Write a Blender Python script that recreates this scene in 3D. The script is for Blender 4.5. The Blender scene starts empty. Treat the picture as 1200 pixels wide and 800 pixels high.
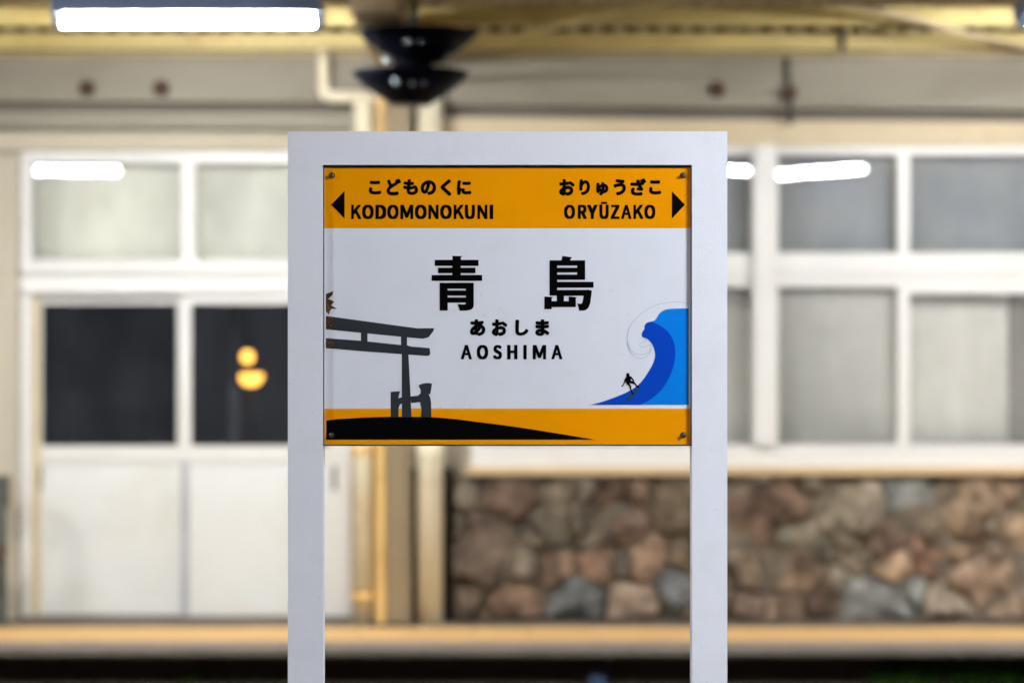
import bpy, bmesh, math, random
from mathutils import Vector, Matrix, noise
from mathutils.geometry import tessellate_polygon

S = bpy.context.scene
COL = S.collection
R = math.radians

# ------------------------------------------------------------------ camera
F = 85.0 / 36.0 * 1200.0            # focal length in photo pixels
EYE = 1.6
cam_data = bpy.data.cameras.new('camera')
cam = bpy.data.objects.new('camera', cam_data)
COL.objects.link(cam)
cam.location = (0, 0, EYE)
cam.rotation_euler = (R(90), 0, 0)
cam_data.lens = 85
cam_data.sensor_width = 36
cam_data.clip_start = 0.05
cam_data.clip_end = 500
cam_data.dof.use_dof = True
cam_data.dof.focus_distance = 5.2
cam_data.dof.aperture_fstop = 1.9
cam_data.dof.aperture_blades = 9
S.camera = cam

# ------------------------------------------------------------------ night sky
world = bpy.data.worlds.new('World')
S.world = world
world.use_nodes = True
wn = world.node_tree
bg = wn.nodes['Background']
sky = wn.nodes.new('ShaderNodeTexSky')
sky.sky_type = 'NISHITA'
sky.sun_disc = False
sky.sun_elevation = R(-4)
sky.sun_rotation = R(200)
wn.links.new(sky.outputs[0], bg.inputs['Color'])
bg.inputs['Strength'].default_value = 0.05
S.view_settings.view_transform = 'Standard'
S.view_settings.look = 'None'
S.view_settings.exposure = 0.2
S.cycles.max_bounces = 8
S.cycles.transparent_max_bounces = 12
S.cycles.sample_clamp_indirect = 6.0
S.cycles.caustics_reflective = False

NEAR_TUBE = 800.0      # daylight tubes over our platform
FAR_TUBE = 400.0       # tubes under the canopy across the track
NEAR_TINT = (0.86, 0.92, 1.0)
FAR_TINT = (0.98, 0.97, 0.98)

# ------------------------------------------------------------------ helpers
def at(px, py, d):
    """A point d metres ahead of the tripod, measured in the photograph."""
    return Vector(((px - 600) * d / F, d, EYE + (400 - py) * d / F))

def lin(c):
    out = []
    for v in c:
        v = v / 255.0
        out.append(v / 12.92 if v <= 0.04045 else ((v + 0.055) / 1.055) ** 2.4)
    return tuple(out) + (1.0,)

def link(m, a, b): m.node_tree.links.new(a, b)

def mat(name, rgb, rough=0.5, vary=0.12, scale=3.0, bump=0.0, bump_scale=60.0, spec=0.5, metal=0.0,
        stain=None, stain_amt=0.0, stain_scale=2.0, stretch=(1, 1, 1), coat=0.0, object_color=False, specks=0.0):
    """Procedural surface: base colour with slow variation, optional stains and fine relief."""
    m = bpy.data.materials.new(name)
    m.use_nodes = True
    n = m.node_tree.nodes
    p = n['Principled BSDF']
    p.inputs['Roughness'].default_value = rough
    p.inputs['Specular IOR Level'].default_value = spec
    p.inputs['Metallic'].default_value = metal
    p.inputs['Coat Weight'].default_value = coat
    p.inputs['Coat Roughness'].default_value = 0.08
    tc = n.new('ShaderNodeTexCoord')
    mp = n.new('ShaderNodeMapping'); mp.inputs['Scale'].default_value = stretch
    link(m, tc.outputs['Object'], mp.inputs['Vector'])
    src = mp.outputs['Vector']
    nz = n.new('ShaderNodeTexNoise'); nz.inputs['Scale'].default_value = scale; nz.inputs['Detail'].default_value = 6
    link(m, src, nz.inputs['Vector'])
    mr = n.new('ShaderNodeMapRange')
    mr.inputs['From Min'].default_value = 0.3; mr.inputs['From Max'].default_value = 0.7
    mr.inputs['To Min'].default_value = 1 - vary; mr.inputs['To Max'].default_value = 1 + vary
    link(m, nz.outputs['Fac'], mr.inputs['Value'])
    mul = n.new('ShaderNodeMix'); mul.data_type = 'RGBA'; mul.blend_type = 'MULTIPLY'; mul.inputs['Factor'].default_value = 1
    if object_color:
        oi = n.new('ShaderNodeObjectInfo'); link(m, oi.outputs['Color'], mul.inputs[6])
    else:
        mul.inputs[6].default_value = lin(rgb)
    link(m, mr.outputs['Result'], mul.inputs[7])
    res = mul.outputs[2]
    if stain:
        n2 = n.new('ShaderNodeTexNoise'); n2.inputs['Scale'].default_value = stain_scale; n2.inputs['Detail'].default_value = 8
        n2.inputs['Roughness'].default_value = 0.65
        link(m, src, n2.inputs['Vector'])
        r2 = n.new('ShaderNodeMapRange')
        r2.inputs['From Min'].default_value = 0.5; r2.inputs['From Max'].default_value = 0.72
        r2.inputs['To Max'].default_value = stain_amt
        link(m, n2.outputs['Fac'], r2.inputs['Value'])
        mx = n.new('ShaderNodeMix'); mx.data_type = 'RGBA'
        link(m, r2.outputs['Result'], mx.inputs['Factor'])
        link(m, res, mx.inputs[6]); mx.inputs[7].default_value = lin(stain)
        res = mx.outputs[2]
    if specks:                                   # tiny chips and flies' marks
        n3 = n.new('ShaderNodeTexNoise'); n3.inputs['Scale'].default_value = 95; n3.inputs['Detail'].default_value = 2
        link(m, tc.outputs['Object'], n3.inputs['Vector'])
        r3 = n.new('ShaderNodeMapRange'); r3.inputs['From Min'].default_value = 0.735; r3.inputs['From Max'].default_value = 0.77
        r3.inputs['To Max'].default_value = specks
        link(m, n3.outputs['Fac'], r3.inputs['Value'])
        m3 = n.new('ShaderNodeMix'); m3.data_type = 'RGBA'; link(m, r3.outputs['Result'], m3.inputs['Factor'])
        link(m, res, m3.inputs[6]); m3.inputs[7].default_value = lin((96, 86, 74)); res = m3.outputs[2]
    link(m, res, p.inputs['Base Color'])
    if bump:
        nb = n.new('ShaderNodeTexNoise'); nb.inputs['Scale'].default_value = bump_scale; nb.inputs['Detail'].default_value = 5
        link(m, tc.outputs['Object'], nb.inputs['Vector'])
        b = n.new('ShaderNodeBump'); b.inputs['Strength'].default_value = bump; b.inputs['Distance'].default_value = 0.01
        link(m, nb.outputs['Fac'], b.inputs['Height'])
        link(m, b.outputs['Normal'], p.inputs['Normal'])
    return m

def glow(name, tint, strength):
    m = bpy.data.materials.new(name); m.use_nodes = True
    n = m.node_tree.nodes; n.clear()
    e = n.new('ShaderNodeEmission'); o = n.new('ShaderNodeOutputMaterial')
    e.inputs[0].default_value = tuple(tint) + (1,); e.inputs[1].default_value = strength
    link(m, e.outputs[0], o.inputs[0])
    return m

def glass(name, tint=(1, 1, 1), rough=0.01, ior=1.5, haze=0.0, film=(0.60, 0.63, 0.66)):
    """Clear pane with a thin diffuse film over it."""
    m = bpy.data.materials.new(name); m.use_nodes = True
    n = m.node_tree.nodes; n.clear()
    t = n.new('ShaderNodeBsdfTransparent'); t.inputs[0].default_value = tuple(tint) + (1,)
    g = n.new('ShaderNodeBsdfGlossy'); g.inputs['Roughness'].default_value = rough
    f = n.new('ShaderNodeFresnel'); f.inputs[0].default_value = ior
    x = n.new('ShaderNodeMixShader'); o = n.new('ShaderNodeOutputMaterial')
    d = n.new('ShaderNodeBsdfDiffuse'); d.inputs[0].default_value = tuple(film) + (1,)
    tc = n.new('ShaderNodeTexCoord'); mp = n.new('ShaderNodeMapping'); mp.inputs['Scale'].default_value = (1.6, 1, 1)
    nz = n.new('ShaderNodeTexNoise'); nz.inputs['Scale'].default_value = 2.0; nz.inputs['Detail'].default_value = 5
    mr = n.new('ShaderNodeMapRange'); mr.inputs['From Min'].default_value = 0.3; mr.inputs['From Max'].default_value = 0.7
    mr.inputs['To Min'].default_value = haze * 0.6; mr.inputs['To Max'].default_value = haze * 1.4
    link(m, tc.outputs['Object'], mp.inputs[0]); link(m, mp.outputs[0], nz.inputs['Vector']); link(m, nz.outputs['Fac'], mr.inputs['Value'])
    y = n.new('ShaderNodeMixShader'); link(m, mr.outputs[0], y.inputs[0]); link(m, t.outputs[0], y.inputs[1]); link(m, d.outputs[0], y.inputs[2])
    link(m, f.outputs[0], x.inputs[0]); link(m, y.outputs[0], x.inputs[1]); link(m, g.outputs[0], x.inputs[2])
    link(m, x.outputs[0], o.inputs[0])
    return m

def obj(name, bm, m, parent=None, smooth=False, label=None, kind=None, bevel=0.0):
    me = bpy.data.meshes.new(name)
    if bevel:
        bmesh.ops.bevel(bm, geom=[e for e in bm.edges if len(e.link_faces) == 2 and e.calc_face_angle(0) > 0.6],
                        offset=bevel, segments=2, profile=0.7, affect='EDGES')
    bmesh.ops.recalc_face_normals(bm, faces=bm.faces)
    bm.to_mesh(me); bm.free()
    me.materials.append(m)
    if smooth:
        for p in me.polygons: p.use_smooth = True
    o = bpy.data.objects.new(name, me); COL.objects.link(o)
    if parent:
        o.parent = parent
        o.location = -base_of(parent)
    if label: o['label'] = label
    if kind: o['kind'] = kind
    return o

BASES = {}
def base_of(o):
    v = Vector(BASES.get(o.name, (0, 0, 0)))
    return v

def thing(name, label, cat, loc=(0, 0, 0), group=None):
    """An Empty at the thing's base; its parts are modelled in place and hang from it."""
    o = bpy.data.objects.new(name, None); COL.objects.link(o)
    o.location = loc; o.empty_display_size = 0.1
    BASES[o.name] = tuple(loc)
    return tag(o, label, cat, group)

def tag(o, label, cat, group=None):
    o['label'] = label; o['category'] = cat
    if group: o['group'] = group
    return o

def struct(name, bm, m, **k):
    return obj(name, bm, m, kind='structure', **k)

def box(bm, x0, x1, y0, y1, z0, z1, rot=None, pivot=None):
    vs = [bm.verts.new((x, y, z)) for z in (z0, z1) for y in (y0, y1) for x in (x0, x1)]
    for f in ((0, 1, 3, 2), (4, 6, 7, 5), (0, 4, 5, 1), (1, 5, 7, 3), (3, 7, 6, 2), (2, 6, 4, 0)):
        bm.faces.new([vs[i] for i in f])
    return vs

def B(*boxes):
    bm = bmesh.new()
    for b in boxes: box(bm, *b)
    return bm

def pbox(px0, px1, py0, py1, d, depth, bm=None):
    """Box whose front face covers these photo pixels at distance d; depth goes back."""
    bm = bm or bmesh.new()
    a = at(px0, py1, d); b = at(px1, py0, d)
    box(bm, a.x, b.x, d, d + depth, a.z, b.z)
    return bm

def tube(bm, pts, r, seg=10, cap=True):
    pts = [Vector(p) for p in pts]
    rings = []
    for i, p in enumerate(pts):
        t = (pts[min(i + 1, len(pts) - 1)] - pts[max(i - 1, 0)]).normalized()
        up = Vector((0, 0, 1)) if abs(t.z) < 0.9 else Vector((1, 0, 0))
        u = t.cross(up).normalized(); v = t.cross(u)
        rr = r[i] if isinstance(r, (list, tuple)) else r
        rings.append([bm.verts.new(p + (u * math.cos(a) + v * math.sin(a)) * rr)
                      for a in (2 * math.pi * k / seg for k in range(seg))])
    for a, b in zip(rings, rings[1:]):
        for k in range(seg):
            bm.faces.new((a[k], a[(k + 1) % seg], b[(k + 1) % seg], b[k]))
    if cap:
        bm.faces.new(rings[0]); bm.faces.new(list(reversed(rings[-1])))
    return bm

def lathe(bm, prof, cx, cy, seg=32):
    rings = []
    for r, z in prof:
        rings.append([bm.verts.new((cx + r * math.cos(2 * math.pi * k / seg), cy + r * math.sin(2 * math.pi * k / seg), z))
                      for k in range(seg)] if r > 1e-5 else [bm.verts.new((cx, cy, z))])
    for a, b in zip(rings, rings[1:]):
        for k in range(seg):
            q = [a[k % len(a)], a[(k + 1) % len(a)], b[(k + 1) % len(b)], b[k % len(b)]]
            q2 = []
            for v in q:
                if v not in q2: q2.append(v)
            if len(q2) > 2: bm.faces.new(q2)
    return bm

# ------------------------------------------------------------------ materials
M = {}
M['sign_white'] = mat('sign_white_paint', (226, 227, 235), 0.38, 0.03, 2.5, specks=0.6, bump=0.10, bump_scale=260, stain=(176, 176, 172), stain_amt=0.22, stain_scale=5)
M['board_white'] = mat('board_white', (222, 224, 233), 0.22, 0.02, 4, specks=0.35, stain=(190, 190, 188), stain_amt=0.12, stain_scale=9)
M['board_yellow'] = mat('board_yellow', (238, 151, 0), 0.24, 0.035, 6, specks=0.3)
M['ink'] = mat('black_ink', (3, 2, 3), 0.5, 0.1, 20, spec=0.06)
M['print_grey'] = mat('print_slate', (44, 49, 54), 0.5, 0.08, 30, spec=0.2)
M['print_rust'] = mat('print_rust', (48, 38, 30), 0.4, 0.1, 40, stain=(182, 120, 60), stain_amt=0.95, stain_scale=260)
M['blue_dark'] = mat('print_dark_blue', (0, 66, 186), 0.3, 0.03, 10)
M['blue_light'] = mat('print_light_blue', (0, 125, 222), 0.3, 0.03, 10)
M['line_blue'] = mat('print_line', (140, 172, 190), 0.4, 0.02, 10)
M['surf'] = mat('print_surfboard', (22, 62, 105), 0.4, 0.02, 10)
M['steel'] = mat('screw_steel', (170, 168, 160), 0.25, 0.1, 60, metal=1.0)
M['dark_gap'] = mat('board_edge', (40, 36, 32), 0.6, 0.2, 30)
M['wall'] = mat('building_wall', (196, 187, 164), 0.8, 0.05, 3, bump=0.15, bump_scale=90, stain=(170, 155, 125), stain_amt=0.4, stain_scale=3)
M['fascia'] = mat('fascia_paint', (150, 144, 126), 0.6, 0.06, 2, bump=0.1, stain=(120, 108, 88), stain_amt=0.5, stain_scale=2.2, stretch=(0.5, 1, 2))
M['fascia_dark'] = mat('fascia_shade_and_track', (112, 104, 90), 0.7, 0.08, 3)  # shade below the fascia as a darker colour; also colours the door track
M['lintel'] = mat('lintel_paint', (214, 196, 160), 0.6, 0.06, 2, stain=(160, 140, 105), stain_amt=0.4)
M['frame_white'] = mat('window_frame_white', (224, 222, 215), 0.35, 0.03, 3, stain=(205, 198, 178), stain_amt=0.35, stain_scale=3)
M['door_white'] = mat('door_panel_white', (222, 224, 219), 0.45, 0.03, 2, stain=(206, 198, 172), stain_amt=0.4, stain_scale=2.2)
M['jamb'] = mat('jamb_tan', (205, 188, 148), 0.6, 0.08, 4)
M['sill_wood'] = mat('sill_timber', (206, 178, 134), 0.6, 0.12, 4, stretch=(0.3, 1, 4))
M['cream'] = mat('cream_pipe', (246, 238, 208), 0.45, 0.06, 4, stain=(190, 140, 70), stain_amt=0.5, stain_scale=4)
M['cream_purlin'] = mat('cream_steel', (226, 206, 134), 0.5, 0.10, 3, stain=(160, 118, 50), stain_amt=0.6, stain_scale=3.5, stretch=(0.6, 1, 1.5))
M['ochre'] = mat('ochre_steel', (226, 188, 116), 0.5, 0.10, 4, stain=(150, 95, 40), stain_amt=0.5, stain_scale=5)
M['taupe'] = mat('taupe_steel', (150, 132, 100), 0.55, 0.08, 4)
M['brown_steel'] = mat('brown_steel', (190, 170, 128), 0.55, 0.12, 4)
M['roof'] = mat('roof_sheet', (186, 172, 130), 0.6, 0.14, 3, stain=(110, 84, 54), stain_amt=0.5, stain_scale=3)
M['rust'] = mat('rusty_iron', (78, 58, 44), 0.8, 0.3, 12, bump=0.4)
M['conduit'] = mat('grey_conduit', (78, 72, 62), 0.6, 0.1, 8)
M['housing'] = mat('lamp_housing', (118, 142, 186), 0.4, 0.04, 4)
M['black_gloss'] = mat('black_glazed_iron', (7, 8, 15), 0.45, 0.3, 14, spec=0.05)
M['chrome'] = mat('bright_rod', (170, 180, 185), 0.2, 0.1, 30, metal=1.0)
M['tile'] = mat('yellow_paving', (228, 186, 124), 0.8, 0.10, 5, bump=0.5, bump_scale=140, stain=(170, 128, 84), stain_amt=0.35, stain_scale=3)
M['coping'] = mat('coping_concrete', (140, 128, 114), 0.85, 0.12, 6, bump=0.6, bump_scale=120, stain=(100, 92, 84), stain_amt=0.5, stain_scale=3)
M['deck'] = mat('platform_asphalt', (120, 108, 92), 0.9, 0.15, 8, bump=0.7, bump_scale=150)
M['dark_wall'] = mat('track_wall', (17, 19, 15), 0.9, 0.4, 4, bump=0.8, bump_scale=30)
M['ballast'] = mat('ballast_stone', (34, 32, 29), 0.9, 0.4, 30, bump=0.8, bump_scale=60)
M['weed'] = mat('weed_green', (84, 138, 44), 0.6, 0.4, 8)
M['mortar'] = mat('mortar', (112, 101, 84), 0.95, 0.45, 9, bump=0.8, bump_scale=90)
M['stone'] = mat('rubble_stone', (0, 0, 0), 0.95, 0.62, 9, bump=1.0, bump_scale=18, spec=0.2, stain=(74, 58, 42), stain_amt=0.75, stain_scale=8, object_color=True)
M['curtain_grey'] = mat('curtain_grey', (216, 214, 204), 0.9, 0.04, 6, stretch=(3, 1, 0.4))
M['curtain_pale'] = mat('blind_pale', (238, 240, 222), 0.8, 0.03, 3)
M['film_blue'] = mat('frosted_film', (134, 144, 158), 0.7, 0.14, 1.5, stretch=(2.5, 1, 0.7), stain=(160, 165, 165), stain_amt=0.3, stain_scale=2)
M['pipe_shade'] = mat('pipe_shade', (26, 22, 18), 0.9, 0.3, 6)  # shadow tone for the gaps around the pipe
M['door_shade'] = mat('door_shade_grey', (172, 176, 180), 0.7, 0.1, 5)  # grey of the shadow painted between the doors
M['curtain_dark'] = mat('curtain_dim', (118, 112, 104), 0.9, 0.08, 4)
M['strip'] = mat('reflection_grey', (58, 58, 60), 0.9, 0.1, 4)
M['room'] = mat('room_wall', (92, 92, 92), 0.9, 0.1, 3)
M['room_wood'] = mat('room_furniture', (80, 66, 52), 0.7, 0.2, 5)
M['glass'] = glass('reflection_veil_glass', haze=0.036, film=(0.52, 0.58, 0.68))  # bluish film paints in the grey surroundings the dark panes reflect
M['glass_hazy'] = glass('hazed_window_glass', haze=0.26, film=(0.66, 0.66, 0.60))
M['tube_near'] = glow('daylight_tube', NEAR_TINT, NEAR_TUBE)
M['tube_far'] = glow('fluorescent_tube', FAR_TINT, FAR_TUBE)
M['amber'] = glow('amber_lamp', (1.0, 0.47, 0.07), 3.4)
M['bench'] = mat('bench_wood', (92, 58, 36), 0.6, 0.2, 6, stretch=(0.4, 1, 3))
M['bench_leg'] = mat('bench_leg_iron', (86, 90, 82), 0.6, 0.15, 6)
GLYPHS = {
    'A': ["76 266 137 265 223 12 223 -9 164 -8 142 64 137 69 73 69 47 -8 -10 -8 -10 12", "106 175 87 115 124 114 125 118"],
    'D': ["15 267 118 268 150 265 172 260 193 249 209 236 222 219 233 195 239 168 241 121 239 89 233 64 224 41 210 23 194 9 174 -2 148 -9 116 -11 15 -10", "90 218 88 214 88 43 89 40 92 39 118 46 132 54 144 65 154 80 161 99 165 129 160 163 153 179 143 193 131 204 118 211"],
    'H': ["15 267 88 267 88 164 92 160 166 161 167 267 240 267 241 17 239 -11 167 -10 166 107 162 110 89 108 87 -11 15 -10"],
    'I': ["17 268 84 268 88 265 88 -7 86 -11 18 -11 14 -8 14 257 15 265"],
    'K': ["23 265 80 265 80 172 82 170 162 265 224 265 223 244 152 158 236 12 236 -9 175 -8 110 105 81 72 80 -8 23 -8"],
    'M': ["23 265 87 265 138 123 143 115 197 265 261 265 261 -8 207 -8 206 122 200 113 166 18 122 16 117 19 81 119 78 123 77 -8 23 -9"],
    'N': ["23 265 81 265 174 109 175 265 230 265 230 -9 172 -8 79 149 78 -8 23 -8"],
    'O': ["66 264 86 270 111 272 172 270 193 264 213 252 230 237 243 217 252 196 258 168 260 118 258 88 251 59 238 33 220 11 196 -6 174 -13 150 -16 108 -16 86 -13 66 -7 46 5 30 21 16 41 8 60 2 88 0 120 2 169 7 193 18 219 31 238 46 252", "130 218 119 214 110 208 95 193 80 161 75 129 80 96 86 80 95 64 110 49 119 43 130 39 140 42 151 50 166 65 174 80 180 97 185 129 180 160 174 179 166 192 153 206 140 215"],
    'R': ["15 267 156 267 188 259 201 252 212 241 220 227 225 209 226 176 224 153 217 136 209 124 200 116 180 104 232 14 231 -11 155 -10 94 96 90 98 88 94 88 -10 15 -10", "90 219 88 216 89 147 116 149 137 159 148 174 151 184 148 195 143 202 135 210 126 214 111 218"],
    'S': ["57 267 87 272 151 270 182 259 205 241 204 217 190 199 146 199 126 213 110 218 95 211 85 196 90 185 102 175 174 142 191 131 204 116 211 104 214 86 214 56 208 28 191 6 178 -4 162 -10 146 -14 126 -16 76 -15 60 -13 39 -7 23 1 -3 22 -3 44 15 66 57 66 82 47 106 38 126 47 133 54 138 64 135 73 126 85 110 94 39 127 22 142 13 158 8 177 8 203 10 219 13 230 21 243 31 253"],
    'U': ["15 268 82 268 87 266 89 94 93 75 104 54 114 44 127 39 140 45 150 54 160 72 164 91 166 115 167 267 239 267 240 102 238 68 232 41 224 24 213 9 200 -2 183 -10 164 -15 87 -14 70 -10 54 -2 39 9 30 22 18 52 13 96 13 257"],
    'Y': ["-20 267 55 267 94 185 132 267 206 267 206 243 130 89 129 -10 56 -10 55 89 -20 243"],
    'Z': ["10 267 213 267 213 225 94 41 97 39 214 39 216 35 215 -10 -3 -10 -3 32 116 216 113 218 10 218 9 232"],
    'Ū': ["53 320 196 321 199 318 199 278 55 277 53 280", "15 268 82 268 87 266 89 94 93 75 104 54 114 44 127 39 140 45 150 54 160 72 164 91 166 115 167 267 239 267 240 102 238 68 232 41 224 24 213 9 200 -2 183 -10 164 -15 87 -14 70 -10 54 -2 39 9 30 22 18 52 13 96 13 257"],
    'あ': ["34 251 44 257 54 259 111 255 114 276 119 290 129 297 138 299 162 298 172 296 181 291 187 276 183 260 185 258 230 262 278 270 287 268 297 262 302 248 301 219 297 212 290 207 274 201 276 192 275 185 305 164 325 140 332 124 338 105 338 70 331 46 312 14 291 -5 262 -22 236 -31 204 -38 194 -36 186 -31 172 -13 146 -19 137 -18 124 -10 92 -19 71 -19 49 -12 29 3 21 19 16 38 18 62 25 86 36 108 59 137 75 152 104 171 105 187 103 189 54 191 36 198 29 216 29 236", "178 129 172 128 172 121", "252 121 222 72 187 32 188 27 225 36 243 46 257 59 265 75 267 96 263 108", "103 85 90 65 89 49 109 57"],
    'う': ["262 277 271 270 276 257 272 233 268 220 255 212 225 211 252 201 273 188 286 174 295 156 302 134 304 115 301 88 291 59 271 29 252 11 225 -6 190 -22 126 -37 116 -36 106 -30 96 -15 86 8 90 22 102 29 161 42 198 60 212 72 224 89 229 107 228 126 220 138 209 144 178 146 135 139 78 120 60 120 50 126 46 134 37 168 38 177 42 185 52 190 138 208 185 214 103 226 86 233 79 249 82 272 88 286 98 293 108 294 167 285"],
    'お': ["103 297 116 301 142 300 159 293 166 278 164 243 210 252 230 245 234 253 244 259 254 261 262 259 306 233 349 203 354 190 352 180 337 156 326 149 318 148 306 151 273 176 234 199 228 190 218 185 164 175 162 172 161 163 164 160 214 167 234 165 258 160 274 154 295 141 313 120 323 97 326 78 325 60 319 41 310 22 301 11 290 1 270 -12 233 -25 188 -30 178 -29 169 -23 158 0 150 -14 137 -25 118 -31 102 -31 78 -25 55 -14 36 1 23 19 18 30 15 48 23 76 33 92 46 106 90 136 91 164 89 168 46 169 28 176 21 193 22 222 26 230 36 236 46 237 90 235 92 251 91 278 96 292", "251 86 239 96 218 101 191 99 164 94 162 89 164 35 178 39 210 41 238 50 251 65 253 75", "90 55 87 49 90 45 92 51"],
    'く': ["222 301 238 295 262 273 268 259 263 246 132 136 233 50 270 14 275 0 270 -14 247 -36 238 -41 230 -42 220 -41 212 -36 166 11 68 96 57 112 50 134 57 156 72 176 175 263 203 294 212 299"],
    'こ': ["60 243 66 259 74 264 84 266 175 262 266 267 276 265 287 257 292 243 291 219 285 204 276 199 265 196 177 192 86 196 73 199 65 206 60 219", "47 113 52 121 70 128 102 124 111 119 118 104 112 78 112 59 122 49 137 44 156 41 199 41 252 46 289 53 300 52 309 46 314 32 315 6 310 -8 298 -16 273 -22 190 -29 132 -26 89 -14 73 -5 58 7 50 17 42 36 39 70"],
    'ざ': ["359 260 359 249 354 240 343 233 319 224 320 208 313 192 303 187 257 176 272 148 297 115 302 102 297 89 284 70 273 63 265 61 183 71 166 78 159 94 161 112 166 126 177 134 201 136 185 167 127 166 62 169 46 171 35 179 30 193 29 216 34 230 44 237 55 239 106 234 159 234 149 272 155 286 166 293 199 297 212 293 218 289 222 281 232 241 246 242 248 246 235 265 231 278 236 293 260 306 273 307 298 320 310 322 318 320 328 313", "60 124 70 131 81 133 111 127 122 120 127 105 114 75 112 57 115 46 129 36 153 31 185 31 220 33 260 38 277 32 284 16 283 -8 277 -23 266 -29 234 -35 162 -38 116 -31 95 -25 75 -13 62 -3 51 11 43 32 39 54 45 91"],
    'し': ["68 286 86 294 116 293 129 290 135 286 139 278 141 270 136 192 134 64 136 48 143 38 158 32 188 33 220 42 246 60 276 95 287 102 295 103 306 100 330 74 336 60 329 43 306 17 273 -9 252 -20 228 -30 196 -36 166 -38 148 -37 113 -28 91 -15 79 -2 68 20 62 40 61 59 64 238 62 272"],
    'ど': ["327 299 342 278 360 246 361 238 355 224 334 212 318 210 287 195 282 185 274 180 158 117 128 92 117 78 113 68 114 54 119 47 130 40 148 36 209 36 282 46 292 44 302 38 307 24 307 -4 302 -18 290 -25 250 -31 207 -35 151 -34 102 -24 84 -17 65 -4 52 12 43 32 39 57 40 72 48 99 60 120 94 155 51 248 49 256 55 270 66 277 97 288 106 286 115 281 149 203 156 194 217 227 239 241 232 264 237 276 244 282 262 290 274 291 302 304 318 304"],
    'に': ["46 279 55 285 63 287 89 284 103 280 109 276 113 268 114 260 104 217 96 164 94 128 111 120 122 111 127 104 137 113 150 117 178 113 188 108 195 92 191 62 196 55 230 51 276 54 311 59 324 56 331 51 336 36 337 12 331 -4 321 -10 308 -12 239 -18 206 -17 167 -9 145 3 132 17 123 35 119 63 106 24 103 8 104 -8 98 -23 87 -29 58 -32 49 -30 40 -24 34 -12 26 28 21 104 29 192 39 264", "137 233 143 249 153 255 161 256 241 253 302 257 319 250 324 242 326 227 324 203 319 195 311 190 289 186 228 184 162 187 153 189 143 196 137 211"],
    'の': ["183 272 215 269 247 260 274 246 297 228 314 208 329 179 338 148 340 123 338 96 330 65 316 38 300 19 281 2 250 -15 222 -25 188 -31 178 -29 168 -23 150 8 150 22 124 3 113 -2 94 -5 70 -1 44 15 32 28 20 52 10 88 8 108 12 137 21 168 39 200 58 222 86 243 116 259 153 269", "225 197 215 200 214 198 203 145 187 91 158 31 166 35 194 39 223 50 245 67 260 89 265 104 267 123 262 153 247 179", "138 194 119 184 106 171 93 153 86 139 81 113 82 96 86 80 94 70 106 86 119 115 134 164"],
    'ま': ["303 260 310 254 315 240 315 219 310 204 298 198 223 190 221 185 222 183 226 182 294 190 306 186 312 182 316 175 318 166 318 145 313 131 306 126 284 121 225 116 222 113 223 99 225 96 270 75 302 54 320 40 325 27 323 20 308 -7 295 -17 279 -17 240 12 225 21 211 -8 201 -19 188 -27 156 -36 113 -34 84 -27 68 -17 57 -8 48 8 42 25 41 36 45 54 58 79 81 96 103 104 126 109 148 110 151 112 148 114 95 116 58 120 49 127 45 134 42 163 48 177 58 184 68 186 146 180 149 185 146 187 70 193 52 200 44 217 45 238 50 252 60 259 68 260 148 253 150 256 149 276 154 291 164 297 175 299 199 299 207 297 217 291 222 276 221 259 223 255 290 263", "112 36 116 32 127 30 146 30 152 33 153 43 150 45 124 43"],
    'も': ["26 241 36 247 44 249 98 239 103 283 107 289 113 294 127 298 161 295 172 288 177 273 172 236 214 240 223 238 233 232 239 216 238 195 233 180 223 174 214 172 164 169 160 150 162 148 218 150 224 156 233 162 268 169 278 167 286 161 307 134 320 108 326 83 327 67 323 43 313 19 303 4 290 -7 263 -23 244 -30 214 -35 172 -36 134 -26 113 -13 101 -2 89 19 83 40 82 83 26 95 17 101 12 110 12 139 18 155 26 160 36 162 87 151 90 153 91 166 90 173 36 183 25 190 19 206 20 227", "239 110 236 110 231 92 220 85 154 80 154 52 161 41 177 33 206 33 230 39 244 48 252 60 254 73 249 94"],
    'ゅ': ["206 236 215 234 225 227 233 201 258 194 276 186 292 174 305 160 315 140 321 118 320 84 315 64 305 43 295 29 282 18 255 4 212 -4 183 -36 167 -47 156 -49 146 -47 121 -31 114 -21 113 -15 117 -2 140 17 126 32 124 32 124 24 119 11 108 4 81 -1 73 1 62 7 58 14 50 51 46 89 55 200 60 213 70 220 79 222 113 217 122 211 126 203 128 196 123 176 124 173 162 194 159 212 165 228 174 233 183 235", "241 129 238 71 248 81 251 99 250 116", "169 126 158 120 146 108 159 101 167 88 169 89 170 104"],
    'り': ["90 298 116 297 134 290 140 275 138 259 172 275 196 279 222 275 242 267 260 253 277 232 292 195 298 164 300 139 297 105 288 70 270 36 252 16 215 -10 169 -29 132 -38 122 -36 111 -29 93 0 92 6 94 14 97 20 106 27 158 39 178 49 193 59 207 73 219 92 224 110 225 160 220 187 207 206 201 211 193 212 175 206 152 184 133 150 126 121 127 83 122 68 111 61 86 58 71 60 62 66 55 84 52 136 55 185 65 275 72 291 81 296"],
}

# ================================================================== THE GROUND, PLATFORMS AND TRACK
WALL = 13.95          # face of the building
EDGE = 12.62          # edge of the platform across the track
NEAR_EDGE = 8.7
struct('track_bed', B((-40, 40, NEAR_EDGE - 0.3, EDGE + 0.6, -1.5, -1.12)), M['ballast'])
ground = struct('ground', B((-150, 150, -120, 200, -1.9, -1.51)), M['dark_wall'])
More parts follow.
